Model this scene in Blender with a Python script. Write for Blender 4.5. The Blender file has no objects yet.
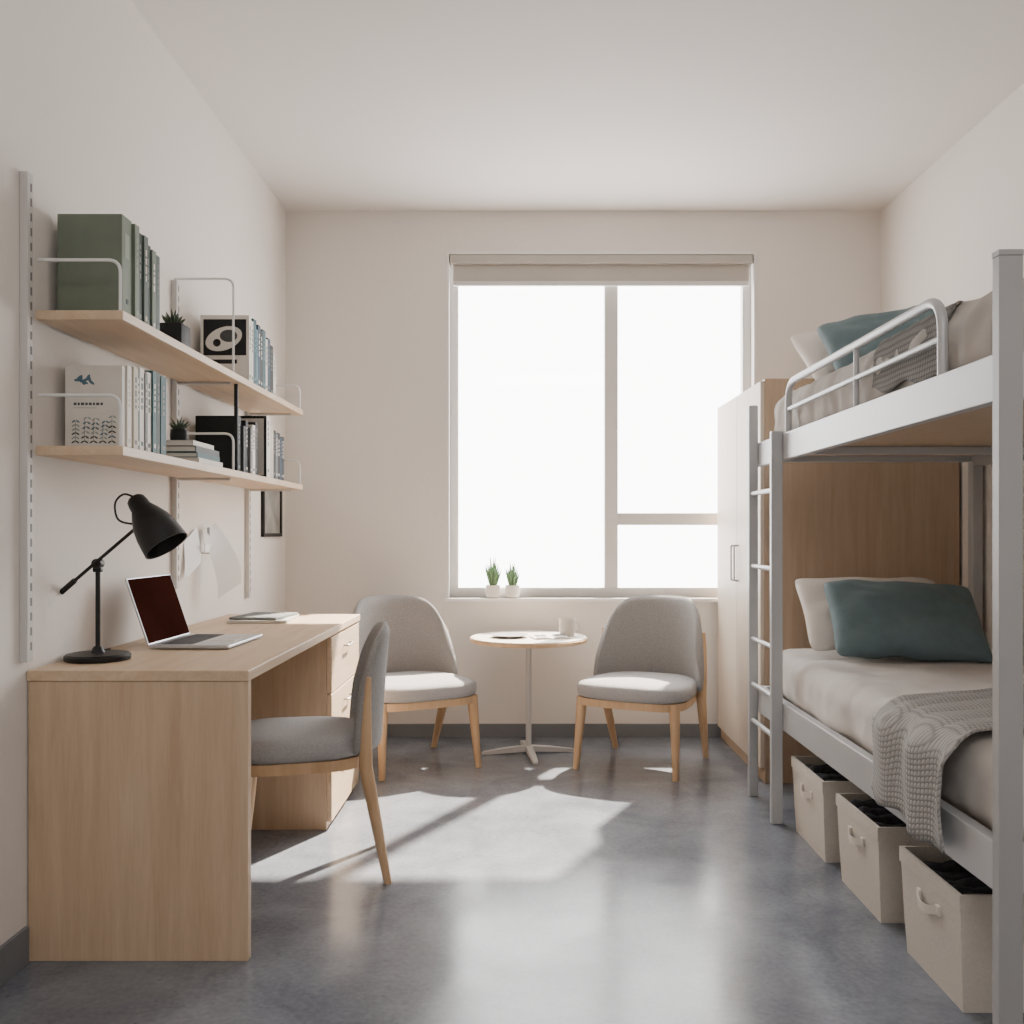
import bpy, bmesh, math, random
from mathutils import Vector, Matrix, noise
random.seed(7)
S = bpy.context.scene
COL = S.collection
F = 950.0; CX = 522.0; CY = 532.0; H = 1.17

def lin(c):
    c = c/255.0
    return c/12.92 if c <= 0.04045 else ((c+0.055)/1.055)**2.4
def rgb(r, g, b): return (lin(r), lin(g), lin(b), 1)

# ------------------------------------------------------------ materials
def base_mat(name):
    m = bpy.data.materials.new(name); m.use_nodes = True
    nt = m.node_tree; b = nt.nodes['Principled BSDF']
    return m, nt, b
def mat(name, col, rough=0.5, metal=0.0, var=0.06, scale=6.0, bump=0.0, bscale=60.0, stretch=(1,1,1), spec=0.5, detail=4, sheen=0.0):
    m, nt, b = base_mat(name)
    tc = nt.nodes.new('ShaderNodeTexCoord'); mp = nt.nodes.new('ShaderNodeMapping')
    mp.inputs['Scale'].default_value = stretch
    nt.links.new(tc.outputs['Object'], mp.inputs['Vector'])
    n = nt.nodes.new('ShaderNodeTexNoise'); n.inputs['Scale'].default_value = scale; n.inputs['Detail'].default_value = detail
    nt.links.new(mp.outputs[0], n.inputs['Vector'])
    r = nt.nodes.new('ShaderNodeValToRGB')
    r.color_ramp.elements[0].position = 0.3; r.color_ramp.elements[1].position = 0.7
    r.color_ramp.elements[0].color = (col[0]*(1-var), col[1]*(1-var), col[2]*(1-var), 1)
    r.color_ramp.elements[1].color = (min(1,col[0]*(1+var)), min(1,col[1]*(1+var)), min(1,col[2]*(1+var)), 1)
    nt.links.new(n.outputs['Fac'], r.inputs[0]); nt.links.new(r.outputs[0], b.inputs['Base Color'])
    b.inputs['Roughness'].default_value = rough; b.inputs['Metallic'].default_value = metal
    b.inputs['Specular IOR Level'].default_value = spec
    if sheen: b.inputs['Sheen Weight'].default_value = sheen
    if bump:
        n2 = nt.nodes.new('ShaderNodeTexNoise'); n2.inputs['Scale'].default_value = bscale; n2.inputs['Detail'].default_value = 3
        nt.links.new(mp.outputs[0], n2.inputs['Vector'])
        bp = nt.nodes.new('ShaderNodeBump'); bp.inputs['Strength'].default_value = bump; bp.inputs['Distance'].default_value = 0.01
        nt.links.new(n2.outputs['Fac'], bp.inputs['Height']); nt.links.new(bp.outputs[0], b.inputs['Normal'])
    return m
def wood(name, c1, c2, stretch=(18,1.2,18), rough=0.5):
    m, nt, b = base_mat(name)
    tc = nt.nodes.new('ShaderNodeTexCoord'); mp = nt.nodes.new('ShaderNodeMapping')
    mp.inputs['Scale'].default_value = stretch
    nt.links.new(tc.outputs['Object'], mp.inputs['Vector'])
    n = nt.nodes.new('ShaderNodeTexNoise'); n.inputs['Scale'].default_value = 1.6; n.inputs['Detail'].default_value = 8; n.inputs['Distortion'].default_value = 0.6
    n.inputs['Roughness'].default_value = 0.6
    nt.links.new(mp.outputs[0], n.inputs['Vector'])
    n3 = nt.nodes.new('ShaderNodeTexNoise'); n3.inputs['Scale'].default_value = 14; n3.inputs['Detail'].default_value = 3
    nt.links.new(mp.outputs[0], n3.inputs['Vector'])
    mx = nt.nodes.new('ShaderNodeMath'); mx.operation = 'MULTIPLY_ADD'; mx.inputs[1].default_value = 0.3
    nt.links.new(n3.outputs['Fac'], mx.inputs[0]); nt.links.new(n.outputs['Fac'], mx.inputs[2])
    r = nt.nodes.new('ShaderNodeValToRGB')
    r.color_ramp.elements[0].position = 0.45; r.color_ramp.elements[1].position = 0.85
    r.color_ramp.elements[0].color = c1; r.color_ramp.elements[1].color = c2
    nt.links.new(mx.outputs[0], r.inputs[0]); nt.links.new(r.outputs[0], b.inputs['Base Color'])
    b.inputs['Roughness'].default_value = rough
    bp = nt.nodes.new('ShaderNodeBump'); bp.inputs['Strength'].default_value = 0.08; bp.inputs['Distance'].default_value = 0.004
    nt.links.new(mx.outputs[0], bp.inputs['Height']); nt.links.new(bp.outputs[0], b.inputs['Normal'])
    return m
def knit(name, c1, c2, pitch=0.026):
    """knitted stitches: ribs running along the hang, little slanted loops across them"""
    m, nt, b = base_mat(name)
    L = nt.links
    def M(op, a=None, c=None, v0=None, v1=None, v2=None, d=None):
        n = nt.nodes.new('ShaderNodeMath'); n.operation = op
        for k,x in ((0,a),(1,c),(2,d)):
            if x is not None: L.new(x, n.inputs[k])
        for k,x in ((0,v0),(1,v1),(2,v2)):
            if x is not None: n.inputs[k].default_value = x
        return n.outputs[0]
    tc = nt.nodes.new('ShaderNodeTexCoord'); sx = nt.nodes.new('ShaderNodeSeparateXYZ'); L.new(tc.outputs['Object'], sx.inputs[0])
    a = M('SUBTRACT', sx.outputs[0], sx.outputs[2])
    k = math.pi/pitch
    ribs = M('ABSOLUTE', M('SINE', M('MULTIPLY', sx.outputs[1], v1=k)))
    zig = M('MULTIPLY', ribs, v1=.6)
    st = M('ABSOLUTE', M('SINE', M('MULTIPLY_ADD', a, v1=k*1.0, d=zig)))
    h = M('MULTIPLY', M('POWER', ribs, v1=.5), M('POWER', st, v1=.6))
    r = nt.nodes.new('ShaderNodeValToRGB')
    r.color_ramp.elements[0].position = 0.1; r.color_ramp.elements[1].position = 0.8
    r.color_ramp.elements[0].color = c2; r.color_ramp.elements[1].color = c1
    L.new(h, r.inputs[0]); L.new(r.outputs[0], b.inputs['Base Color'])
    bp = nt.nodes.new('ShaderNodeBump'); bp.inputs['Strength'].default_value = 0.6; bp.inputs['Distance'].default_value = 0.004
    L.new(h, bp.inputs['Height']); L.new(bp.outputs[0], b.inputs['Normal'])
    b.inputs['Roughness'].default_value = 0.95
    return m

WALL = mat('wall_paint', rgb(229,223,217), 0.85, var=0.012, scale=2.5, bump=0.12, bscale=35)
CEIL = mat('ceiling_paint', rgb(227,222,218), 0.9, var=0.01, scale=2)
SKIRT = mat('skirting_grey', rgb(118,121,126), 0.6, var=0.04)
MAPLE_V = wood('maple_vertical', rgb(184,157,129), rgb(203,179,152), (14,14,1.0))
MAPLE_Y = wood('maple_long', rgb(192,165,136), rgb(212,188,160), (14,1.0,14))
OAKLEG = wood('beech_leg', rgb(194,158,120), rgb(213,180,142), (14,14,1.5), 0.45)
WARDW = wood('wardrobe_wood', rgb(172,148,124), rgb(186,163,139), (22,22,1.2))
DOORW = wood('wardrobe_door_veneer', rgb(204,189,172), rgb(214,201,186), (22,22,1.2))
METAL = mat('powder_grey_metal', rgb(186,187,189), 0.4, 0.2, var=0.02)
WIRE = mat('white_wire', rgb(228,228,226), 0.4, var=0.01)
RAILM = mat('rail_white', rgb(204,201,198), 0.5, var=0.02)
DARK = mat('slot_dark', rgb(120,116,112), 0.7)
BLACK = mat('lamp_black', rgb(20,20,22), 0.45, 0.2, var=0.05)
BLK2 = mat('satin_black', rgb(28,28,30), 0.6, spec=.3)
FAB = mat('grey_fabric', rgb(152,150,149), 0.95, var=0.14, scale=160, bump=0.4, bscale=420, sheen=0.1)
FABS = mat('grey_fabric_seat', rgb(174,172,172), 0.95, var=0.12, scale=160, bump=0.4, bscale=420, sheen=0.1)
BED = mat('greige_bedding', rgb(206,201,196), 0.95, var=0.03, scale=8, bump=0.4, bscale=9)
BEDUP = mat('taupe_bedding', rgb(176,170,164), 0.95, var=0.03, scale=8, bump=0.4, bscale=9)
PILLW = mat('white_pillow', rgb(222,215,208), 0.95, var=0.02, bump=0.25, bscale=12)
TEAL = mat('teal_fabric', rgb(102,122,128), 0.9, var=0.06, scale=30, bump=0.3, bscale=14, sheen=0.1)
THROW = knit('knit_grey', rgb(170,167,164), rgb(134,131,128), .0145)
THROWU = knit('knit_dark_grey', rgb(134,131,128), rgb(92,90,89), .0145)
WHITE = mat('white_ceramic', rgb(224,219,213), 0.35, var=0.01)
MUGM = mat('mug_ceramic', rgb(198,190,182), 0.4, var=0.01)
PAPER = mat('paper', rgb(228,223,215), 0.8, var=0.02)
FRAMEW = mat('window_frame_grey', rgb(214,211,208), 0.5, var=0.01)
SILLW = mat('sill_white', rgb(236,233,230), 0.5, var=0.01)
BLIND = mat('blind_fabric', rgb(184,178,170), 0.9, var=0.02)
BIN = mat('bin_canvas', rgb(206,198,188), 0.95, var=0.05, scale=120, bump=0.3, bscale=300)
BINR = mat('bin_strap', rgb(218,210,199), 0.9)
CLOTH = mat('dark_cloth', rgb(62,62,66), 0.95, var=0.5, scale=30, bump=0.8, bscale=40)
GREEN = mat('leaf_green', rgb(104,134,98), 0.6, var=0.25, scale=30)
DGREEN = mat('leaf_dark', rgb(64,78,58), 0.6, var=0.3, scale=40)
SOIL = mat('soil', rgb(60,48,40), 0.95, var=0.3, scale=60)
SILVER = mat('laptop_aluminium', rgb(190,192,196), 0.35, 0.6, var=0.01)
KEYS = mat('laptop_keys', rgb(60,60,64), 0.6)
SCREEN = mat('laptop_screen', rgb(50,25,20), 0.7, var=0.2, scale=4, spec=0.0)
CHROME = mat('handle_steel', rgb(176,176,178), 0.35, 0.6)
TABW = mat('table_white', rgb(222,212,200), 0.45, var=0.015)
GREYP = mat('print_grey', rgb(96,100,104), 0.7, var=0.35, scale=18)

def floor_mat():
    m, nt, b = base_mat('polished_concrete')
    L = nt.links
    tc = nt.nodes.new('ShaderNodeTexCoord')
    def N(s, d, r=.55, dist=0):
        n = nt.nodes.new('ShaderNodeTexNoise'); n.inputs['Scale'].default_value = s; n.inputs['Detail'].default_value = d; n.inputs['Roughness'].default_value = r; n.inputs['Distortion'].default_value = dist
        L.new(tc.outputs['Object'], n.inputs['Vector']); return n
    n = N(3.0, 9, .66, .5); n2 = N(60, 4); n4 = N(3.1, 3)
    a = nt.nodes.new('ShaderNodeMath'); a.operation = 'MULTIPLY_ADD'; a.inputs[1].default_value = 0.4
    L.new(n2.outputs['Fac'], a.inputs[0]); L.new(n.outputs['Fac'], a.inputs[2])
    r = nt.nodes.new('ShaderNodeValToRGB')
    r.color_ramp.elements[0].position = 0.48; r.color_ramp.elements[1].position = 0.92
    r.color_ramp.elements[0].color = rgb(92,98,108); r.color_ramp.elements[1].color = rgb(134,138,146)
    L.new(a.outputs[0], r.inputs[0])
    # small pits and specks
    v = nt.nodes.new('ShaderNodeTexVoronoi'); v.inputs['Scale'].default_value = 16
    L.new(tc.outputs['Object'], v.inputs['Vector'])
    lt_ = nt.nodes.new('ShaderNodeMath'); lt_.operation = 'LESS_THAN'; lt_.inputs[1].default_value = .07
    L.new(v.outputs['Distance'], lt_.inputs[0])
    mm = nt.nodes.new('ShaderNodeMath'); mm.operation = 'MULTIPLY'; mm.inputs[1].default_value = .35
    L.new(lt_.outputs[0], mm.inputs[0])
    mxc = nt.nodes.new('ShaderNodeMix'); mxc.data_type = 'RGBA'
    L.new(mm.outputs[0], mxc.inputs[0]); L.new(r.outputs[0], mxc.inputs[6]); mxc.inputs[7].default_value = rgb(70,72,78)
    L.new(mxc.outputs[2], b.inputs['Base Color'])
    rr = nt.nodes.new('ShaderNodeMapRange'); rr.inputs[1].default_value = .3; rr.inputs[2].default_value = .7; rr.inputs[3].default_value = 0.15; rr.inputs[4].default_value = 0.27
    L.new(n4.outputs['Fac'], rr.inputs[0]); L.new(rr.outputs[0], b.inputs['Roughness'])
    b.inputs['Specular IOR Level'].default_value = .5
    bp = nt.nodes.new('ShaderNodeBump'); bp.inputs['Strength'].default_value = 0.04; bp.inputs['Distance'].default_value = .01
    L.new(n4.outputs['Fac'], bp.inputs['Height']); L.new(bp.outputs[0], b.inputs['Normal'])
    return m
FLOORM = floor_mat()
def glass_mat():
    m = bpy.data.materials.new('window_glass'); m.use_nodes = True
    nt = m.node_tree; nt.nodes.clear()
    o = nt.nodes.new('ShaderNodeOutputMaterial'); t = nt.nodes.new('ShaderNodeBsdfTransparent'); g = nt.nodes.new('ShaderNodeBsdfGlossy')
    g.inputs['Roughness'].default_value = 0.02
    mx = nt.nodes.new('ShaderNodeMixShader'); mx.inputs[0].default_value = 0.04
    nt.links.new(t.outputs[0], mx.inputs[1]); nt.links.new(g.outputs[0], mx.inputs[2]); nt.links.new(mx.outputs[0], o.inputs[0])
    return m
GLASS = glass_mat()
def sheer_mat():
    m = bpy.data.materials.new('thin_paper'); m.use_nodes = True
    nt = m.node_tree; b = nt.nodes['Principled BSDF']; o = nt.nodes['Material Output']
    b.inputs['Base Color'].default_value = rgb(214,213,212); b.inputs['Roughness'].default_value = .35
    t = nt.nodes.new('ShaderNodeBsdfTransparent'); mx = nt.nodes.new('ShaderNodeMixShader'); mx.inputs[0].default_value = .88
    nt.links.new(t.outputs[0], mx.inputs[1]); nt.links.new(b.outputs[0], mx.inputs[2]); nt.links.new(mx.outputs[0], o.inputs[0])
    return m
SHEER = sheer_mat()

# ------------------------------------------------------------ mesh helpers
def bm_box(bm, x0,x1,y0,y1,z0,z1, mi=0, bev=0.0, seg=2):
    vs = [bm.verts.new(p) for p in [(x0,y0,z0),(x1,y0,z0),(x1,y1,z0),(x0,y1,z0),(x0,y0,z1),(x1,y0,z1),(x1,y1,z1),(x0,y1,z1)]]
    fs = []
    for idx in [(0,3,2,1),(4,5,6,7),(0,1,5,4),(1,2,6,5),(2,3,7,6),(3,0,4,7)]:
        f = bm.faces.new([vs[i] for i in idx]); f.material_index = mi; fs.append(f)
    if bev:
        es = list({e for f in fs for e in f.edges})
        r = bmesh.ops.bevel(bm, geom=es, offset=bev, segments=seg, affect='EDGES', profile=0.5, material=mi)
    return vs
def bm_loft(bm, rings, mi=0, cap=True, closed=False):
    R = [[bm.verts.new(p) for p in ring] for ring in rings]
    n = len(R[0])
    m = len(R)
    for i in range(m if closed else m-1):
        a = R[i]; c = R[(i+1) % m]
        for j in range(n):
            f = bm.faces.new((a[j], a[(j+1)%n], c[(j+1)%n], c[j])); f.material_index = mi
    if cap and not closed:
        f = bm.faces.new(list(reversed(R[0]))); f.material_index = mi
        f = bm.faces.new(R[-1]); f.material_index = mi
def bm_tube(bm, pts, r, seg=10, mi=0, closed=False, sq=False):
    pts = [Vector(p) for p in pts]; n = len(pts)
    rad = r if isinstance(r, (list,tuple)) else [r]*n
    tang = []
    for i in range(n):
        if closed: t = pts[(i+1)%n]-pts[i-1]
        elif i == 0: t = pts[1]-pts[0]
        elif i == n-1: t = pts[-1]-pts[-2]
        else: t = (pts[i+1]-pts[i]).normalized()+(pts[i]-pts[i-1]).normalized()
        tang.append(t.normalized())
    up = Vector((0,0,1)) if abs(tang[0].z) < 0.9 else Vector((1,0,0))
    u = tang[0].cross(up).normalized()
    rings = []
    for i in range(n):
        t = tang[i]; u = (u - t*u.dot(t)).normalized(); w = t.cross(u)
        ring = []
        for k in range(seg):
            a = 2*math.pi*k/seg
            if sq: a += math.pi/4
            ring.append(pts[i] + (u*math.cos(a)+w*math.sin(a))*rad[i])
        rings.append(ring)
    bm_loft(bm, rings, mi, True, closed)
def fillet(pts, rad, n=6):
    pts = [Vector(p) for p in pts]; out = [pts[0]]
    for i in range(1, len(pts)-1):
        a, b, c = pts[i-1], pts[i], pts[i+1]
        r = min(rad, (a-b).length*0.49, (c-b).length*0.49)
        p = b+(a-b).normalized()*r; q = b+(c-b).normalized()*r
        for k in range(n+1):
            t = k/n
            out.append(p*(1-t)**2 + b*2*t*(1-t) + q*t*t)
    out.append(pts[-1]); return out
def bm_lathe(bm, prof, seg=32, mi=0, M=None, cap=True):
    rings = []
    for (r, z) in prof:
        rings.append([(M @ Vector((r*math.cos(2*math.pi*k/seg), r*math.sin(2*math.pi*k/seg), z))) if M else Vector((r*math.cos(2*math.pi*k/seg), r*math.sin(2*math.pi*k/seg), z)) for k in range(seg)])
    bm_loft(bm, rings, mi, cap)
def bm_soft(bm, x0,x1,y0,y1,z0,z1, r, n=(20,30,6), amp=0.0, freq=4.0, mi=0, creases=0.0):
    c = Vector(((x0+x1)/2,(y0+y1)/2,(z0+z1)/2)); h = Vector(((x1-x0)/2,(y1-y0)/2,(z1-z0)/2))
    r = min(r, h.x, h.y, h.z)
    def coords(hh, k):
        lst = [-hh, -hh+r*0.15, -hh+r*0.45, -hh+r*0.75]
        for i in range(k+1): lst.append((-hh+r)+(2*(hh-r))*i/k)
        lst += [hh-r*0.75, hh-r*0.45, hh-r*0.15, hh]
        return lst
    X, Y, Z = coords(h.x,n[0]), coords(h.y,n[1]), coords(h.z,n[2])
    cache = {}
    def V(i,j,k):
        key = (i,j,k)
        if key in cache: return cache[key]
        p = Vector((X[i],Y[j],Z[k]))
        q = Vector((max(-h.x+r,min(h.x-r,p.x)), max(-h.y+r,min(h.y-r,p.y)), max(-h.z+r,min(h.z-r,p.z))))
        d = p-q
        nn = d.normalized() if d.length > 1e-9 else Vector((0,0,1))
        p = q+nn*r
        w = p+c
        if amp:
            w = w + nn*amp*noise.noise(w*freq) + nn*amp*0.4*noise.noise(w*freq*2.7)
        if creases:
            s = noise.noise(Vector((w.x*2.2+w.y*3.5, w.y*5.0-w.x*1.5, w.z*2)))
            w = w + nn*creases*((1-abs(s)*3.2) if abs(s) < .31 else 0)
            s = noise.noise(Vector((w.x*6.2-w.y*2.5, w.y*6.0+w.x*3.5, w.z*6+5)))
            w = w + nn*creases*.6*((1-abs(s)*4) if abs(s) < .25 else 0)
        v = bm.verts.new(w); cache[key] = v; return v
    a, b2, d = len(X)-1, len(Y)-1, len(Z)-1
    def F4(*k):
        vs = []
        for q in k:
            v = V(*q)
            if v not in vs: vs.append(v)
        if len(vs) >= 3:
            f = bm.faces.new(vs); f.material_index = mi
    for i in range(a):
        for j in range(b2):
            F4((i,j,0),(i,j+1,0),(i+1,j+1,0),(i+1,j,0)); F4((i,j,d),(i+1,j,d),(i+1,j+1,d),(i,j+1,d))
    for i in range(a):
        for k in range(d):
            F4((i,0,k),(i+1,0,k),(i+1,0,k+1),(i,0,k+1)); F4((i,b2,k),(i,b2,k+1),(i+1,b2,k+1),(i+1,b2,k))
    for j in range(b2):
        for k in range(d):
            F4((0,j,k),(0,j,k+1),(0,j+1,k+1),(0,j+1,k)); F4((a,j,k),(a,j+1,k),(a,j+1,k+1),(a,j,k+1))
    bmesh.ops.remove_doubles(bm, verts=list(cache.values()), dist=1e-5)

def fin(bm, name, mats, parent=None, loc=(0,0,0), rot=(0,0,0), sharp=35, normals=True):
    if normals: bmesh.ops.recalc_face_normals(bm, faces=bm.faces)
    for f in bm.faces: f.smooth = True
    for e in bm.edges:
        if len(e.link_faces) == 2:
            e.smooth = e.calc_face_angle(0) < math.radians(sharp)
    me = bpy.data.meshes.new(name); bm.to_mesh(me); bm.free()
    if not isinstance(mats, (list,tuple)): mats = [mats]
    for m in mats: me.materials.append(m)
    o = bpy.data.objects.new(name, me); COL.objects.link(o)
    o.location = loc; o.rotation_euler = rot
    if parent: o.parent = parent
    return o
def tag(o, label, cat, group=None):
    o["label"] = label; o["category"] = cat
    if group: o["group"] = group
    return o
def thing(name, label, cat, loc=(0,0,0), rot=(0,0,0), group=None):
    e = bpy.data.objects.new(name, None); e.empty_display_size = 0.1
    COL.objects.link(e); e.location = loc; e.rotation_euler = rot
    return tag(e, label, cat, group)
def struct(o): o["kind"] = "structure"; return o
def boxobj(name, dims, m, parent=None, bev=0.0, loc=(0,0,0), rot=(0,0,0)):
    bm = bmesh.new(); bm_box(bm, *dims, bev=bev); return fin(bm, name, m, parent, loc, rot, sharp=12)

# ------------------------------------------------------------ room
XL, XR, YB, YN, ZC = -1.35, 2.05, 5.43, -1.2, 3.005
T = 0.12
struct(boxobj('floor', (XL-T, XR+T, YN-T, YB+T+0.1, -0.1, 0), FLOORM))
struct(boxobj('ceiling', (XL-T, XR+T, YN-T, YB+T+0.1, ZC, ZC+0.1), CEIL))
struct(boxobj('wall_left', (XL-T, XL, YN, YB+T+0.1, 0, ZC), WALL))
struct(boxobj('wall_right', (XR, XR+T, YN, YB+T+0.1, 0, ZC), WALL))
struct(boxobj('wall_rear', (XL, XR, YN-T, YN, 0, ZC), WALL))
WX0, WX1, WZ0, WZ1 = -0.429, 1.337, 0.793, 2.77
bm = bmesh.new()
yb1 = YB+T+0.1
bm_box(bm, XL, WX0, YB, yb1, 0, ZC); bm_box(bm, WX1, XR, YB, yb1, 0, ZC)
bm_box(bm, WX0, WX1, YB, yb1, 0, WZ0); bm_box(bm, WX0, WX1, YB, yb1, WZ1, ZC)
struct(fin(bm, 'wall_back', WALL))
DX0, DX1, DY0, DY1, DZ = XL+0.002, -0.746, 2.588, 4.36, 0.793
struct(boxobj('baseboard_left', (XL, XL+0.012, YN, DY0-.008, 0, 0.10), SKIRT, bev=0.002))
struct(boxobj('baseboard_left', (XL, XL+0.012, DY1+.008, YB, 0, 0.10), SKIRT, bev=0.002))
struct(boxobj('baseboard_back', (XL+0.012, XR-0.012, YB-0.012, YB, 0, 0.075), SKIRT, bev=0.002))
struct(boxobj('baseboard_right', (XR-0.012, XR, YN, YB, 0, 0.09), SKIRT, bev=0.002))

# window
win = bpy.data.objects.new('window_1', None); COL.objects.link(win); win.location = (0, YB, 0); struct(win)
win["label"] = "large grey-framed window with a fixed pane and small lower vent"
fy0, fy1 = 0.07, 0.13
bm = bmesh.new()
bm_box(bm, WX0+.0, WX0+.06, fy0, fy1, WZ0+.0, WZ1, bev=.003)
bm_box(bm, WX1-.06, WX1, fy0, fy1, WZ0+.0, WZ1, bev=.003)
bm_box(bm, WX0+.06, WX1-.06, fy0, fy1, WZ1-.06, WZ1, bev=.003)
bm_box(bm, WX0+.06, WX1-.06, fy0, fy1, WZ0+.0, WZ0+.055, bev=.003)
bm_box(bm, 0.478, 0.555, fy0-.005, fy1, WZ0+.055, WZ1-.06, bev=.003)
fin(bm, 'window_frame', FRAMEW, win, sharp=12)
boxobj('transom', (0.555, WX1-.06, fy0-.003, fy1, 1.21, 1.28), FRAMEW, win, bev=.003)
boxobj('window_pane', (WX0+.06, 0.478, .098, .102, WZ0+.055, WZ1-.06), GLASS, win)
boxobj('window_pane', (0.555, WX1-.06, .098, .102, WZ0+.055, 1.21), GLASS, win)
boxobj('window_pane', (0.555, WX1-.06, .098, .102, 1.28, WZ1-.06), GLASS, win)
struct(boxobj('trim_1', (WX0-.012, WX1+.012, YB-.025, YB+fy0-.001, WZ0-.022, WZ0+.0), SILLW, bev=.003))
bm = bmesh.new()
bm_box(bm, WX0, WX0+.012, YB-.004, YB+fy0-.001, WZ0+.001, WZ1); bm_box(bm, WX1-.012, WX1, YB-.004, YB+fy0-.001, WZ0+.001, WZ1)
bm_box(bm, WX0+.012, WX1-.012, YB-.004, YB+fy0-.001, WZ1-.012, WZ1)
struct(fin(bm, 'trim_2', SILLW))
bl = thing('roller_blind', 'rolled-up greige roller blind under the window head', 'blind', (0.454, YB+.03, WZ1-.013))
bm = bmesh.new(); bm_box(bm, -.865, .865, -.03, .035, -.05, 0, bev=.004); fin(bm, 'cassette', BLIND, bl, sharp=12)
bm = bmesh.new(); bm_box(bm, -.85, .85, .0, .006, -.145, -.05); fin(bm, 'blind_fabric', BLIND, bl)
bm = bmesh.new(); bm_box(bm, -.85, .85, -.006, .012, -.173, -.145, bev=.003); fin(bm, 'bottom_bar', FRAMEW, bl, sharp=12)

# ------------------------------------------------------------ desk
desk = thing('desk', 'light maple desk with panel end and drawer pedestal', 'desk', ((DX0+DX1)/2, (DY0+DY1)/2, 0))
ox, oy = -(DX0+DX1)/2, -(DY0+DY1)/2
def dbox(name, x0,x1,y0,y1,z0,z1, m, bev=.002, par=desk):
    return boxobj(name, (x0+ox,x1+ox,y0+oy,y1+oy,z0,z1), m, par, bev)
dbox('desktop', DX0, DX1+.002, DY0-.004, DY1+.006, DZ-.03, DZ, MAPLE_Y, .003)
dbox('side_panel', DX0+.002, DX1, DY0, DY0+.03, 0, DZ-.0305, MAPLE_V)
dbox('back_panel', DX0+.002, DX0+.022, DY0+.03, 3.73, .25, DZ-.0305, MAPLE_Y)
dbox('pedestal_body', DX0+.002, DX1-.022, 3.73, DY1, 0, DZ-.0305, MAPLE_V)
for i, (a, b) in enumerate([(.03,.28),(.286,.53),(.536,.755)]):
    d = dbox('drawer', DX1-.021, DX1-.002, 3.735, DY1-.004, a, b, MAPLE_Y, .002)
    bm = bmesh.new()
    zc = b-.06; yc = (3.735+DY1)/2
    bm_tube(bm, fillet([(DX1-.002+ox, yc-.06+oy, zc),(DX1+.018+ox, yc-.06+oy, zc),(DX1+.018+ox, yc+.06+oy, zc),(DX1-.002+ox, yc+.06+oy, zc)], .012), .004)
    h = fin(bm, 'handle', CHROME); h.parent = d

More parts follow.
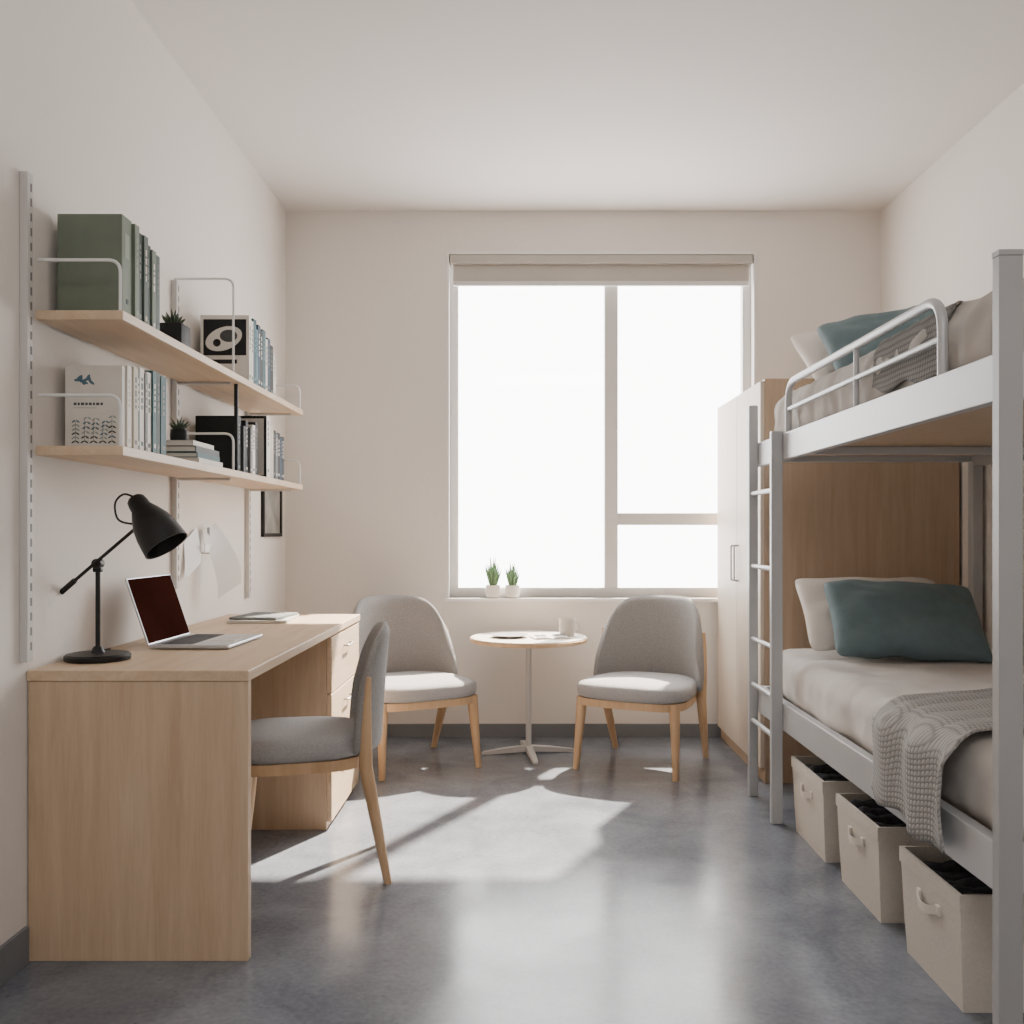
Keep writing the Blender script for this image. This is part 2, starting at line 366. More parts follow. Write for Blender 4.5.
# ------------------------------------------------------------ chairs
def superpt(a, hw, hd, n=3.6, taper=0.0):
    c, s = math.cos(a), math.sin(a)
    x = hw*math.copysign(abs(c)**(2/n), c); y = hd*math.copysign(abs(s)**(2/n), s)
    x *= 1 - taper*(y/hd+1)/2
    return x, y
def make_chair(name, label, loc, rotz, sh=0.44, top=0.83, hw=0.24, hd=0.245, wrap=1.0, legup=0.60, foot=(0.235,0.235), shw=None, expo=5.0, drop=.7, lean=.05, taper=.22, back_splay=.035, lk=1.25, group=None):
    c = thing(name, label, 'chair', loc, (0,0,rotz), group)
    bm = bmesh.new(); N = 56; rings = []
    prof = [(.93,-.072),(.985,-.064),(1.0,-.044),(1.0,-.030),(.988,-.014),(.96,-.004),(.89,.004),(.7,.010),(.45,.013),(.2,.014)]
    for s, z in prof:
        r = []
        for k in range(N):
            x, y = superpt(2*math.pi*k/N, hw, hd, 3.2, taper)
            r.append(Vector((x*s, (y)*s-.015, sh-.012+z)))
        rings.append(r)
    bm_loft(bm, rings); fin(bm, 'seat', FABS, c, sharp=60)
    bm = bmesh.new()
    zt = sh-.085
    rr = []
    for (s, z) in [(.93,zt),(.93,zt-.036),(.84,zt-.036),(.84,zt)]:
        rr.append([Vector((superpt(2*math.pi*k/N, hw, hd, 4.0, taper*.8)[0]*s, superpt(2*math.pi*k/N, hw, hd, 4.0, .10)[1]*s-.015, z)) for k in range(N)])
    bm_loft(bm, rr, closed=True)
    fin(bm, 'seat_frame', OAKLEG, c)
    bm = bmesh.new(); NU, NV = 44, 18
    phi = math.radians(76)
    zb = sh-.06; hh = top-zb
    sw = shw or hw+.0
    def sp(u, v, off):
        h = hh*(1-drop*abs(u)**expo)
        ang = u*phi
        wd = sw*(1+.03*math.sin(v*math.pi)-.05*v*v)
        x = wd*math.sin(ang)/math.sin(phi)
        dy = .235*wrap
        y = hd-.235*wrap+.020 + dy*(math.cos(ang)-math.cos(phi))/(1-math.cos(phi)) + lean*(v**1.4)*(h/hh)
        nx, ny = math.sin(ang)*0.9, math.cos(ang)
        return Vector((x+nx*off, y+ny*off, zb+v*h))
    inn = [[None]*(NV+1) for _ in range(NU+1)]; out = [[None]*(NV+1) for _ in range(NU+1)]
    for i in range(NU+1):
        for j in range(NV+1):
            u = -1+2*i/NU; v = j/NV
            edge = min(1.0, min((1-abs(u))/.06, (1-v)/.07, v/.06 + .3))
            t = .018*math.sqrt(max(0.06, 1-(1-edge)**2))
            inn[i][j] = bm.verts.new(sp(u,v,-t)); out[i][j] = bm.verts.new(sp(u,v,t))
    for i in range(NU):
        for j in range(NV):
            bm.faces.new((inn[i][j],inn[i+1][j],inn[i+1][j+1],inn[i][j+1])); bm.faces.new((out[i][j],out[i][j+1],out[i+1][j+1],out[i+1][j]))
        bm.faces.new((inn[i][0],out[i][0],out[i+1][0],inn[i+1][0])); bm.faces.new((inn[i][NV],inn[i+1][NV],out[i+1][NV],out[i][NV]))
    for j in range(NV):
        bm.faces.new((inn[0][j],inn[0][j+1],out[0][j+1],out[0][j])); bm.faces.new((inn[NU][j],out[NU][j],out[NU][j+1],inn[NU][j+1]))
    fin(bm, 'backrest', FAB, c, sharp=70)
    fx, fyy = foot
    for sx in (-1, 1):
        bm = bmesh.new()
        bm_tube(bm, [(sx*fx, -fyy-.005, 0),(sx*(fx-.008), -fyy+.015, zt*.5),(sx*(fx-.018), -fyy+.03, zt)], [.012*lk,.017*lk,.022*lk], seg=12)
        fin(bm, 'leg', OAKLEG, c)
        # rear leg runs up and hugs the outside of the shell
        bm = bmesh.new()
        uu = .80
        q = [sp(sx*uu, v, .022) for v in (.12, .35, .62)]
        p0 = Vector((sx*(fx-.005), fyy+back_splay, 0))
        p1 = Vector((q[0].x*.97, q[0].y, zt-.02))
        q = [Vector((a.x, a.y, zz)) for a, zz in zip(q, (sh+.01, (sh+legup)/2, legup))]
        bm_tube(bm, [p0, p0.lerp(p1,.5), p1]+q, [.012*lk,.017*lk,.021*lk,.018*lk,.013*lk,.008*lk], seg=12)
        fin(bm, 'leg', OAKLEG, c)
    return c
gl = 'grey upholstered chairs at the round table'
for loc, a in (((-.560,4.81,0),30),((.605,4.79,0),-27)):
    make_chair('lounge_chair', 'grey upholstered barrel chair on beech legs beside round table', loc, math.radians(a), hw=.310, hd=.27, shw=.280, foot=(.255,.24), legup=.66, expo=4.6, group=gl)
make_chair('desk_chair', 'grey upholstered chair with beech legs pulled up to desk', (-.762,3.30,0), math.radians(-78), sh=.50, top=.85, hw=.235, hd=.235, wrap=.38, legup=.69, foot=(.205,.205), shw=.215, expo=3.6, drop=.6, lean=.03, taper=.14, back_splay=.075, lk=1.1)

# ------------------------------------------------------------ round table
tx, ty, tz = .035, 5.03, .614
tb = thing('side_table', 'small round cafe table with white pedestal between chairs', 'table', (tx,ty,0))
bm = bmesh.new(); bm_lathe(bm, [(.30,-.022),(.309,-.018),(.312,-.008),(.312,-.004),(.309,0)], 64); fin(bm, 'tabletop', OAKLEG, tb, (0,0,tz-.002))
bm = bmesh.new(); bm_lathe(bm, [(.305,-.002),(.305,.002)], 64); fin(bm, 'top_surface', TABW, tb, (0,0,tz))
bm = bmesh.new(); bm_lathe(bm, [(.015,.02),(.015,tz-.045),(.05,tz-.04),(.08,tz-.026)], 24); fin(bm, 'pole', RAILM, tb)
for k in range(4):
    bm = bmesh.new()
    a = math.radians(8+90*k); d = Vector((math.cos(a), math.sin(a), 0)); n = Vector((-d.y, d.x, 0))
    r1 = []
    for (t, w, z0, z1) in [(0.0,.018,.012,.042),(.12,.016,.006,.032),(.235,.013,0,.016),(.25,.008,0,.01)]:
        p = d*t
        r1.append([p-n*w+Vector((0,0,z0)), p+n*w+Vector((0,0,z0)), p+n*w+Vector((0,0,z1)), p-n*w+Vector((0,0,z1))])
    bm_loft(bm, r1); fin(bm, 'foot', RAILM, tb)
TZ = tz+.0025
bm = bmesh.new(); bm_lathe(bm, [(.05,0),(.06,.004),(.095,.012),(.10,.015),(.096,.016),(.06,.009),(.0005,.008)], 40)
tag(fin(bm, 'plate', mat('plate_grey', rgb(160,158,154), .4), loc=(tx-.10, ty-.03, TZ)), 'grey ceramic plate on round table', 'plate')
def open_book(name, loc, rotz, w=.16, d=.2, label='', m=PAPER):
    bm = bmesh.new()
    for sx in (-1, 1):
        rings = []
        for k in range(9):
            t = k/8; x = sx*w*t; z = .010*math.sin(t*math.pi*.9)+.003
            rings.append([Vector((x,-d/2,0)), Vector((x,d/2,0)), Vector((x,d/2,z)), Vector((x,-d/2,z))])
        bm_loft(bm, rings)
        for r in range(3):
            x0, x1 = sorted((sx*w*.2, sx*w*.8))
            bm_box(bm, x0, x1, -d*.3+r*d*.22, -d*.3+r*d*.22+.018, .0125, .0135, 1)
    o = fin(bm, name, [m, GREYP], loc=loc, rot=(0,0,rotz)); return tag(o, label, 'book')
open_book('open_book', (tx+.11, ty-.06, TZ), math.radians(12), .095, .14, 'open printed booklet lying on round table')
def mug(loc, rz):
    c = thing('mug', 'white ceramic mug on round table', 'mug', loc, (0,0,rz))
    bm = bmesh.new(); bm_lathe(bm, [(.034,0),(.040,.004),(.043,.03),(.044,.088),(.0425,.091),(.041,.088),(.039,.02),(.0005,.012)], 32); fin(bm, 'cup', MUGM, c)
    bm = bmesh.new(); bm_tube(bm, [(.042+.030*math.sin(t), 0, .048+.026*math.cos(t)) for t in [math.pi*k/10 for k in range(11)]], .005); fin(bm, 'handle', MUGM, c)
mug((tx+.205, ty+.04, TZ), math.radians(20))

# ------------------------------------------------------------ wall shelving
for y, zb in ((2.566,.82),(3.67,.95),(4.64,.85)):
    bm = bmesh.new()
    bm_box(bm, XL+.0, XL+.022, -.015+y, .015+y, zb, 2.14, 0, .002)
    k = zb+.03
    while k < 2.12:
        bm_box(bm, XL+.0215, XL+.0226, y+.000, y+.008, k, k+.022, 1)
        k += .04
    tag(fin(bm, 'shelf_upright', [RAILM, DARK], sharp=12), 'white slotted metal shelf upright fixed to wall', 'shelf rail', 'slotted uprights of the wall shelving')
SX0, SX1, SY0, SY1 = XL+.024, -1.088, 2.590, 4.72
ZU = 1.775
for zt, nm, mids in ((ZU,'upper wall shelf',.36), (1.405,'lower wall shelf',.14)):
    sh = thing('wall_shelf', 'long light maple '+nm+' with white wire ends', 'shelf', (0,0,0))
    sh.location = (SX0, SY0, zt)
    bm = bmesh.new(); bm_box(bm, 0, SX1-SX0, 0, SY1-SY0, -.026, 0, bev=.002); fin(bm, 'board', MAPLE_Y, sh, sharp=12)
    for y, h in ((SY0+.012,.14),(3.62,mids),(SY1-.02,.12)):
        bm = bmesh.new(); yy = y-SY0; w_ = SX1-SX0-.012
        bm_tube(bm, fillet([(0, yy, h),(w_, yy, h),(w_, yy, 0)], .035, 8), .0046, seg=8)
        fin(bm, 'end_rail', WIRE, sh)
    for y in (3.67,4.64):
        bm = bmesh.new()
        bm_box(bm, -.0015, .20, y-SY0-.005, y-SY0+.005, -.036, -.0265, 0, .001); fin(bm, 'bracket', RAILM, sh)

cmats = {}
def cm(c):
    if c not in cmats: cmats[c] = mat('cover_%d_%d_%d' % c, rgb(*c), .6, var=.05, scale=20, spec=.3)
    return cmats[c]
def book(y, th, h, dep, col, z, band=None, x0=XL+.03, label=None, group=None, name='book', decor=None, tilt=0):
    bm = bmesh.new(); t = min(.003, th*.15)
    bm_box(bm, 0, dep, 0, t, 0, h, 0); bm_box(bm, 0, dep, th-t, th, 0, h, 0)
    bm_box(bm, dep-.003, dep, t, th-t, 0, h, 0)
    bm_box(bm, .004, dep-.003, t, th-t, .003, h-.004, 1)
    mats = [cm(col), PAPER]
    if band:
        mats.append(cm(band))
        k = .52
        rnd = random.Random(int(y*1000))
        while k < .86:
            d = .03+.05*rnd.random(); bm_box(bm, dep, dep+.0006, th*.36, th*.64, h*k, h*(k+d), 2); k += d+.025
        bm_box(bm, dep, dep+.0006, th*.3, th*.7, h*.10, h*.15, 2)
    if decor: decor(bm, mats, dep, h)
    o = fin(bm, name, mats, loc=(x0, y, z+.0005), rot=(tilt,0,0))
    return tag(o, label or 'upright book standing on wall shelf', 'book', group)
def row(specs, y, z, group, x0=XL+.03):
    for (th, h, dep, col, band, lab) in specs:
        book(y, th-.0015, h, dep, col, z, band, x0, lab, group); y += th
    return y
SG=(112,122,108); DG=(48,62,58); TE=(40,80,86); WH=(218,213,205); CR=(196,186,171); GY=(112,114,114); BK=(28,30,32); LB=(84,124,138); NV=(36,60,78)
g = 'books on the upper shelf'
bm = bmesh.new(); bm_box(bm, 0,.185,0,.07,0,.30,0,.003); bm_box(bm,.185,.1858,.02,.05,.18,.25,1); bm_box(bm,.185,.1862,.028,.042,.05,.064,2)
tag(fin(bm, 'box_file', [cm(SG), cm((140,148,132)), cm(DG)], loc=(XL+.028,2.70,ZU+.0005), sharp=12), 'large sage green box file on upper shelf', 'box file')
row([(.032,.295,.19,SG,(140,148,132),'sage green book standing beside box file'),(.036,.283,.185,DG,GY,'dark green book on upper shelf'),(.03,.283,.19,(80,92,84),CR,'green book on upper shelf'),
     (.045,.27,.18,DG,GY,'thick dark green book on upper shelf'),(.03,.262,.185,SG,WH,'sage green book on upper shelf'),(.03,.255,.185,(66,82,80),GY,'grey-green book on upper shelf')], 2.775, ZU, g)
def photo_decor(bm, mats, dep, h):
    b = len(mats); mats += [cm(BK), cm((70,72,74)), cm(WH)]
    bm_box(bm, .012, dep-.012, -.0006, 0, h*.42, h*.94, b)
    M = Matrix.Translation((dep*.48, -.001, h*.66)) @ Matrix.Rotation(math.radians(90),4,'X') @ Matrix.Rotation(.35,4,'Z')
    bm_lathe(bm, [(.078,0),(.078,.0006)], 28, b+2, M @ Matrix.Diagonal((1,.6,1,1)))
    M2 = Matrix.Translation((dep*.58, -.001, h*.70)) @ Matrix.Rotation(math.radians(90),4,'X')
    bm_lathe(bm, [(.036,.0008),(.036,.0014)], 24, b+1, M2 @ Matrix.Diagonal((1,.7,1,1)))
    M3 = Matrix.Translation((dep*.34, -.001, h*.60)) @ Matrix.Rotation(math.radians(90),4,'X')
    bm_lathe(bm, [(.016,.0008),(.016,.0014)], 20, b, M3)
    bm_box(bm, .02, dep*.75, -.0008, 0, h*.30, h*.36, b); bm_box(bm, .02, dep*.5, -.0008, 0, h*.22, h*.25, b+1)
def floral_decor(bm, mats, dep, h):
    b = len(mats); mats += [cm((84,112,128)), cm((74,80,82)), cm((150,160,160))]
    rnd = random.Random(3)
    n = 0
    def leaf(cx, cz, r, ang, mi, asp=.38):
        nonlocal n
        n += 1
        M = Matrix.Translation((cx, -.0004-.00001*n, cz)) @ Matrix.Rotation(math.radians(90),4,'X') @ Matrix.Rotation(ang,4,'Z') @ Matrix.Diagonal((1,asp,1,1))
        bm_lathe(bm, [(r,0),(r,.0003)], 10, mi, M)
    for k in range(9): leaf(dep*(.22+.03*k), h*(.83+.03*math.sin(k*1.3)), .011, k*.7, b)
    for s in range(5):   # sprigs: thin stem with paired leaves
        cx = dep*(.18+.16*s); cz = h*.10; hgt = h*(.22+.10*rnd.random()); ln = .02*(rnd.random()-.5)
        for q in range(6):
            t = q/5; x = cx+ln*t; zz = cz+hgt*t
            mi = b+rnd.choice([0,1,2])
            leaf(x-.006, zz, .0065, .6, mi); leaf(x+.006, zz, .0065, -.6, mi)
        bm_box(bm, cx-.0006, cx+.0006, -.0004, 0, cz, cz+hgt, b+1)
    x = dep*.15
    for q, wd in enumerate((.008,.006,.009,.007,.008,.006,.009,.007)):
        bm_box(bm, x, x+wd, -.0006, 0, h*.535, h*.565, b+1); x += wd+.0035
    bm_box(bm, dep*.15, dep*.55, -.0006, 0, h*.50, h*.506, b+2)
book(3.90, .03, .285, .20, WH, ZU, GY, label='book with monochrome photograph on its cover', group=g, decor=photo_decor)
row([(.03,.27,.2,WH,TE,'white book on upper shelf'),(.045,.285,.2,TE,LB,'teal book on upper shelf'),(.025,.25,.2,LB,TE,'light blue book on upper shelf'),(.04,.275,.2,NV,WH,'navy book on upper shelf'),
     (.03,.26,.2,BK,WH,'black book on upper shelf'),(.05,.27,.2,TE,LB,'teal book on upper shelf'),(.03,.24,.2,WH,NV,'white book on upper shelf'),(.045,.25,.2,NV,GY,'navy book on upper shelf'),(.04,.22,.19,TE,WH,'teal book on upper shelf'),(.05,.235,.19,BK,GY,'black book on upper shelf'),(.04,.2,.19,WH,GY,'white book on upper shelf')], 3.932, ZU, g)
g = 'books on the lower shelf'
book(2.745, .022, .245, .165, WH, 1.405, None, label='white book with blue and black floral cover', group=g, decor=floral_decor)
row([(.03,.25,.17,WH,CR,'white book on lower shelf'),(.02,.24,.16,GY,WH,'grey book on lower shelf'),(.034,.255,.168,CR,GY,'cream book on lower shelf'),(.018,.25,.165,TE,WH,'thin teal book on lower shelf'),(.035,.262,.165,WH,TE,'white book on lower shelf'),
     (.02,.25,.168,GY,WH,'grey book on lower shelf'),(.035,.258,.165,WH,DG,'white book on lower shelf'),(.03,.268,.17,(60,98,100),WH,'teal book on lower shelf'),(.03,.268,.17,DG,GY,'dark green book on lower shelf'),(.045,.262,.172,TE,GY,'thick dark teal book on lower shelf')], 2.769, 1.405, g)
z = 1.4055
for (w, d, t, c, lab) in [(.20,.26,.022,WH,'white book lying flat in stack'),(.195,.24,.018,TE,'teal book lying flat in stack'),(.19,.25,.022,(60,66,66),'charcoal book lying flat in stack'),(.18,.22,.018,WH,'white book lying flat on top of stack')]:
    bm = bmesh.new()
    bm_box(bm, 0,w,0,d,0,.0025,0); bm_box(bm,0,w,0,d,t-.0025,t,0); bm_box(bm,w-.003,w,0,d,.0025,t-.0025,0); bm_box(bm,.004,w-.003,.004,d-.004,.0025,t-.0025,1)
    tag(fin(bm, 'book', [cm(c), PAPER], loc=(XL+.035, 3.28, z)), lab, 'book', 'books lying in a stack on the lower shelf'); z += t+.0006
stack_top = z
row([(.05,.235,.17,BK,GY,'thick black binder on lower shelf'),(.03,.20,.18,(60,62,64),GY,'charcoal book on lower shelf'),(.035,.225,.18,BK,WH,'black book on lower shelf'),(.03,.2,.19,GY,WH,'grey book on lower shelf'),
     (.04,.215,.19,WH,BK,'white book on lower shelf'),(.035,.23,.19,BK,GY,'black book on lower shelf'),(.035,.21,.18,DG,WH,'dark green book on lower shelf')], 3.84, 1.405, g)
bm = bmesh.new(); bm_box(bm, .008,.022,0,.014,0,ZU-.026-1.407,0,.002); bm_box(bm, -.12,.022,.0,.10,0,.004,0,.001)
tag(fin(bm, 'shelf_divider', BLK2, loc=(-1.130,3.70,1.4055)), 'slim black metal divider standing between the shelves', 'bookend')
def plain_decor(bm, mats, dep, h):
    b = len(mats); mats += [cm((206,204,198)), cm(BK)]
    for d in ((0,dep,h-.012,h),(0,dep,0,.012),(0,.012,.012,h-.012),(dep-.012,dep,.012,h-.012)): bm_box(bm, d[0],d[1],-.0012,0,d[2],d[3], b+1)
    bm_box(bm, .012, dep-.012, -.0006, 0, .012, h-.012, b)
book(4.13, .05, .27, .21, WH, 1.405, GY, label='white boxed book facing out on lower shelf', group=g, decor=plain_decor)
row([(.05,.235,.2,WH,GY,'white binder on lower shelf'),(.05,.24,.2,CR,WH,'cream binder on lower shelf'),(.04,.225,.2,BK,GY,'black book on lower shelf'),(.035,.215,.2,GY,WH,'grey book on lower shelf'),(.04,.22,.2,BK,WH,'black book on lower shelf'),(.035,.205,.2,NV,GY,'navy book on lower shelf'),(.04,.21,.2,BK,WH,'black book on lower shelf')], 4.183, 1.405, g)

# plants
def plant(name, label, loc, pot_r, pot_h, potm, leafm, n, L, square=False, spread=.5, wid=.006):
    c = thing(name, label, 'plant', loc)
    bm = bmesh.new()
    if square: bm_box(bm, -pot_r, pot_r, -pot_r, pot_r, 0, pot_h, 0, .004)
    else: bm_lathe(bm, [(pot_r*.75,0),(pot_r*.92,.006),(pot_r,pot_h*.55),(pot_r*.93,pot_h),(pot_r*.85,pot_h),(pot_r*.8,pot_h-.008)], 28)
    fin(bm, 'pot', potm, c)
    bm = bmesh.new(); bm_lathe(bm, [(pot_r*.8,0),(pot_r*.5,.004)], 16); fin(bm, 'soil', SOIL, c, (0,0,pot_h-.006 if not square else pot_h))
    bm = bmesh.new(); rnd = random.Random(len(label)*7+n)
    for i in range(n):
        a = i*2.399; t = (i+.5)/n; sp = spread*math.sqrt(t); l = L*(1.05-.45*t)*(.85+.3*rnd.random())
        d = Vector((math.cos(a)*sp, math.sin(a)*sp, 1)).normalized()
        pts = [Vector((math.cos(a)*pot_r*.35*t, math.sin(a)*pot_r*.35*t, pot_h-.004))]
        for k in range(1,6):
            q = k/5; pts.append(pts[0] + d*l*q + Vector((math.cos(a),math.sin(a),0))*sp*.25*l*q*q)
        bm_tube(bm, pts, [wid*.8, wid*1.1, wid, wid*.75, wid*.45, wid*.08], seg=6)
    fin(bm, 'foliage', leafm, c, sharp=60)
plant('potted_aloe', 'spiky green aloe in small white pot on window sill', (-.166,YB+.020,WZ0+.0005), .044,.072,WHITE,GREEN,15,.155,spread=.34,wid=.009)
plant('potted_aloe', 'spiky green aloe in small white pot beside another', (-.055,YB+.020,WZ0+.0005), .044,.072,WHITE,GREEN,15,.125,spread=.34,wid=.009)
plant('potted_succulent', 'small dark succulent in square black pot on shelf', (-1.215,3.31,ZU+.0008), .045,.115,BLK2,DGREEN,22,.055,True,.8,.006)
plant('potted_succulent', 'tiny succulent in dark pot on book stack', (-1.22,3.38,stack_top+.0005), .032,.045,BLK2,DGREEN,20,.05,False,.9,.004)

# framed picture on left wall
pf = thing('picture_frame', 'small black framed grey print hung on wall under shelf', 'picture', (XL, 5.10, 1.285))
bm = bmesh.new()
for d in ((0.0,.016,-.19,.19,.112,.13),(.0,.016,-.19,.19,-.14,-.122),(.0,.016,-.19,-.165,-.122,.112),(.0,.016,.165,.19,-.122,.112)): bm_box(bm,*d)
fin(bm, 'frame', BLK2, pf)
boxobj('print', (.001,.008,-.165,.165,-.122,.112), mat('print_tone', rgb(150,148,142), .6, var=.3, scale=9), pf)

# papers in a wall holder
pn = thing('pinned_papers', 'curled translucent paper sheets in white wall clip', 'paper', (XL, 3.98, 1.05))
def sheet(name, w, h, y, z, curl, tilt, x0=.0015):
    bm = bmesh.new(); g2 = []
    for i in range(9):
        r = []
        for j in range(15):
            u = i/8; v = j/14
            r.append(bm.verts.new((x0+curl*(1.25*v-.55*v**3)*(.55+.6*u)+.010*u, y+(u-.5)*w + tilt*v, z-v*h+.06*u)))
        g2.append(r)
    for i in range(8):
        for j in range(14): bm.faces.new((g2[i][j],g2[i+1][j],g2[i+1][j+1],g2[i][j+1]))
    o = fin(bm, name, SHEER, pn, normals=False)
    return o
sheet('sheet', .12, .15, -.13, .08, .03, -.03)
sheet('sheet', .12, .26, .02, .10, .125, .03, .03)
bm = bmesh.new()
bm_box(bm, 0,.05,-.08,.03,.03,.035,0,.001); bm_box(bm, .046,.05,-.08,.03,.03,.07,0,.001); bm_box(bm, 0,.004,-.08,.03,.03,.13,0,.001)
fin(bm, 'paper_holder', WIRE, pn)
boxobj('clip', (.030,.042,.0,.03,.08,.14), CHROME, pn, .003)

# ------------------------------------------------------------ desk things
ZD = DZ+.0008
lp = thing('desk_lamp', 'black adjustable desk lamp with round base on desk', 'lamp', (-1.250, 2.80, ZD))
bm = bmesh.new(); bm_lathe(bm, [(.09,0),(.092,.004),(.092,.014),(.086,.019),(.02,.022),(.014,.035),(.010,.04)], 48); fin(bm, 'base', BLACK, lp)
bm = bmesh.new(); bm_tube(bm, [(0,0,.03),(0,0,.275)], .007, 14); fin(bm, 'pole', BLACK, lp)
J = Vector((0,0,.283))
bm = bmesh.new()
bm_lathe(bm, [(.013,-.016),(.015,-.012),(.015,.012),(.013,.016)], 20, 0, Matrix.Translation(J) @ Matrix.Rotation(math.radians(90),4,'X'))
bm_box(bm, -.012,.012,-.010,.010,.258,.275,0,.003)
fin(bm, 'pivot', BLACK, lp)
A0 = Vector((-.094,-.0,.205)); A1 = Vector((.128,-.0,.395))
bm = bmesh.new()
bm_tube(bm, [A0+Vector((0,-.018,0)), A1+Vector((0,-.018,0))], .0052, 12)
bm_tube(bm, [A0+Vector((-.006,-.018,-.006)), A0+Vector((.035,-.018,.030))], .0085, 12)
fin(bm, 'arm', BLACK, lp)
ax = Vector((.56,-.10,-.78)).normalized()
C0 = Vector((.128,-.015,.455))
M = Matrix.Translation(C0) @ ax.to_track_quat('Z','Y').to_matrix().to_4x4()
bm = bmesh.new()
bm_lathe(bm, [(.002,-.03),(.018,-.028),(.026,-.02),(.029,-.005),(.030,.01),(.042,.032),(.055,.062),(.062,.095),(.065,.125),(.067,.148),(.064,.148),(.060,.115),(.045,.06),(.025,.02)], 40, 0, M)
fin(bm, 'lamp_shade', BLACK, lp)
bm = bmesh.new(); bm_lathe(bm, [(.006,.05),(.018,.06),(.026,.09),(.024,.110),(.010,.12)], 20, 0, M); fin(bm, 'bulb', WHITE, lp)
bm = bmesh.new()
bm_tube(bm, fillet([A1+Vector((0,-.018,0)), A1+Vector((.012,-.02,.02)), C0+ax*.05+Vector((0,-.05,.0))], .02), .005, 10)
fin(bm, 'shade_bracket', BLACK, lp)
bm = bmesh.new()
cpts = [C0+Vector((-.012,0,.022)), C0+Vector((-.045,0,.032)), C0+Vector((-.070,0,.008)), C0+Vector((-.066,-.003,-.032)), C0+Vector((-.045,-.01,-.05)), A1+Vector((-.01,-.01,.004))]
sm = []
for i in range(len(cpts)-1):
    p0 = cpts[max(0,i-1)]; p1 = cpts[i]; p2 = cpts[i+1]; p3 = cpts[min(len(cpts)-1,i+2)]
    for k in range(5):
        t = k/5; sm.append(.5*((2*p1)+(p2-p0)*t+(2*p0-5*p1+4*p2-p3)*t*t+(3*p1-p0-3*p2+p3)*t**3))
sm.append(cpts[-1])
bm_tube(bm, sm, .0032, 8)
fin(bm, 'power_cord', BLACK, lp)
bm = bmesh.new(); bm_tube(bm, fillet([(-.05,.06,.006),(-.085,.09,.004),(-.09,.16,.004),(-.06,.22,.004)], .04), .003, 8); fin(bm, 'power_cord', BLACK, lp)

lt = thing('laptop', 'open silver laptop with dark screen on desk', 'laptop', (-1.19, 3.22, ZD), (0,0,math.radians(-2)))
bm = bmesh.new(); bm_box(bm, 0,.26,-.175,.175,.002,.014,0,.004)
base = fin(bm, 'base', SILVER, lt, sharp=12)
bm = bmesh.new()
for i in range(5):
    for j in range(13): bm_box(bm, .03+i*.021,.048+i*.021,-.15+j*.0232,-.13+j*.0232,.014,.0152,0)
k = fin(bm, 'keyboard', KEYS); k.parent = base
k = boxobj('trackpad', (.155,.235,-.055,.055,.014,.0146), mat('pad', rgb(170,172,176), .3, .4)); k.parent = base
bm = bmesh.new(); bm_box(bm, -.006,0,-.175,.175,0,.228,0,.002)
lid = fin(bm, 'lid', SILVER, lt, (0,0,.012), (0,math.radians(-19),0), sharp=12)
k = boxobj('screen', (0,.0008,-.170,.170,.006,.223), SCREEN); k.parent = lid
z = ZD
for (w,d,t,c,r) in [(.24,.32,.012,(190,186,180),4),(.2,.27,.01,(120,124,122),-6)]:
    bm = bmesh.new(); bm_box(bm,-w/2,w/2,-d/2,d/2,0,t,0,.001); bm_box(bm,-w*.4,w*.4,-d*.4,-d*.05,t,t+.0006,1); bm_box(bm,-w*.35,w*.1,d*.05,d*.3,t,t+.0006,1)
    tag(fin(bm, 'magazine', [cm(c), GREYP], loc=(-1.10,4.06,z), rot=(0,0,math.radians(r))), ('light grey magazine lying on desk' if r>0 else 'grey magazine on top of another magazine'), 'magazine'); z += t+.001

# ------------------------------------------------------------ wardrobe
wx0, wy0, wy1, wz = 1.110, 4.42, 5.40, 1.885
wd = thing('wardrobe', 'tall light wood wardrobe with pale double doors', 'wardrobe', (wx0,wy0,0))
boxobj('body', (.02, 2.036-wx0, 0, wy1-wy0, 0, wz), WARDW, wd, .003)
ym = (wy1-wy0)/2
for a,b,hy in ((.004,ym-.002,ym-.035),(ym+.002,wy1-wy0-.004,ym+.035)):
    d = boxobj('door', (0,.0195,a,b,.07,wz-.012), DOORW, wd, .002)
    bm = bmesh.new(); bm_tube(bm, fillet([(0,hy,.92),(-.022,hy,.92),(-.022,hy,1.10),(0,hy,1.10)], .012), .005, 10)
    h = fin(bm, 'handle', CHROME); h.parent = d

# ------------------------------------------------------------ bunk bed
BX0, BX1, BY0, BY1 = 1.045, 2.035, 2.075, 4.24
bb = thing('bunk_bed', 'grey metal bunk bed with ladder and guard rail', 'bunk bed', ((BX0+BX1)/2,(BY0+BY1)/2,0))
bx, by = -(BX0+BX1)/2, -(BY0+BY1)/2
def bbox(name, x0,x1,y0,y1,z0,z1, m=METAL, bev=.003, par=bb):
    return boxobj(name, (x0+bx,x1+bx,y0+by,y1+by,z0,z1), m, par, bev)
PW=.050
POST_SHADED = mat('post_metal_shaded', rgb(164,164,165), 0.45, 0.2, var=0.02)  # bed metal darkened: shade on the near posts put into the colour
bbox('post', BX0-.003, BX0+PW, BY0, BY0+PW*.6, 0, 1.775, POST_SHADED, .0012)
bbox('post', BX1-PW, BX1, BY0, BY0+PW*.6, 0, 1.775, POST_SHADED, .0012)
bbox('post_cap', BX0-.004, BX0+PW+.001, BY0-.001, BY0+PW*.6+.001, 1.7755, 1.788, POST_SHADED, .001)
bbox('post_cap', BX1-PW-.001, BX1+.001, BY0-.001, BY0+PW*.6+.001, 1.7755, 1.788, POST_SHADED, .001)
bbox('post', BX1-.045, BX1, BY1-.045, BY1, 0, 1.60)
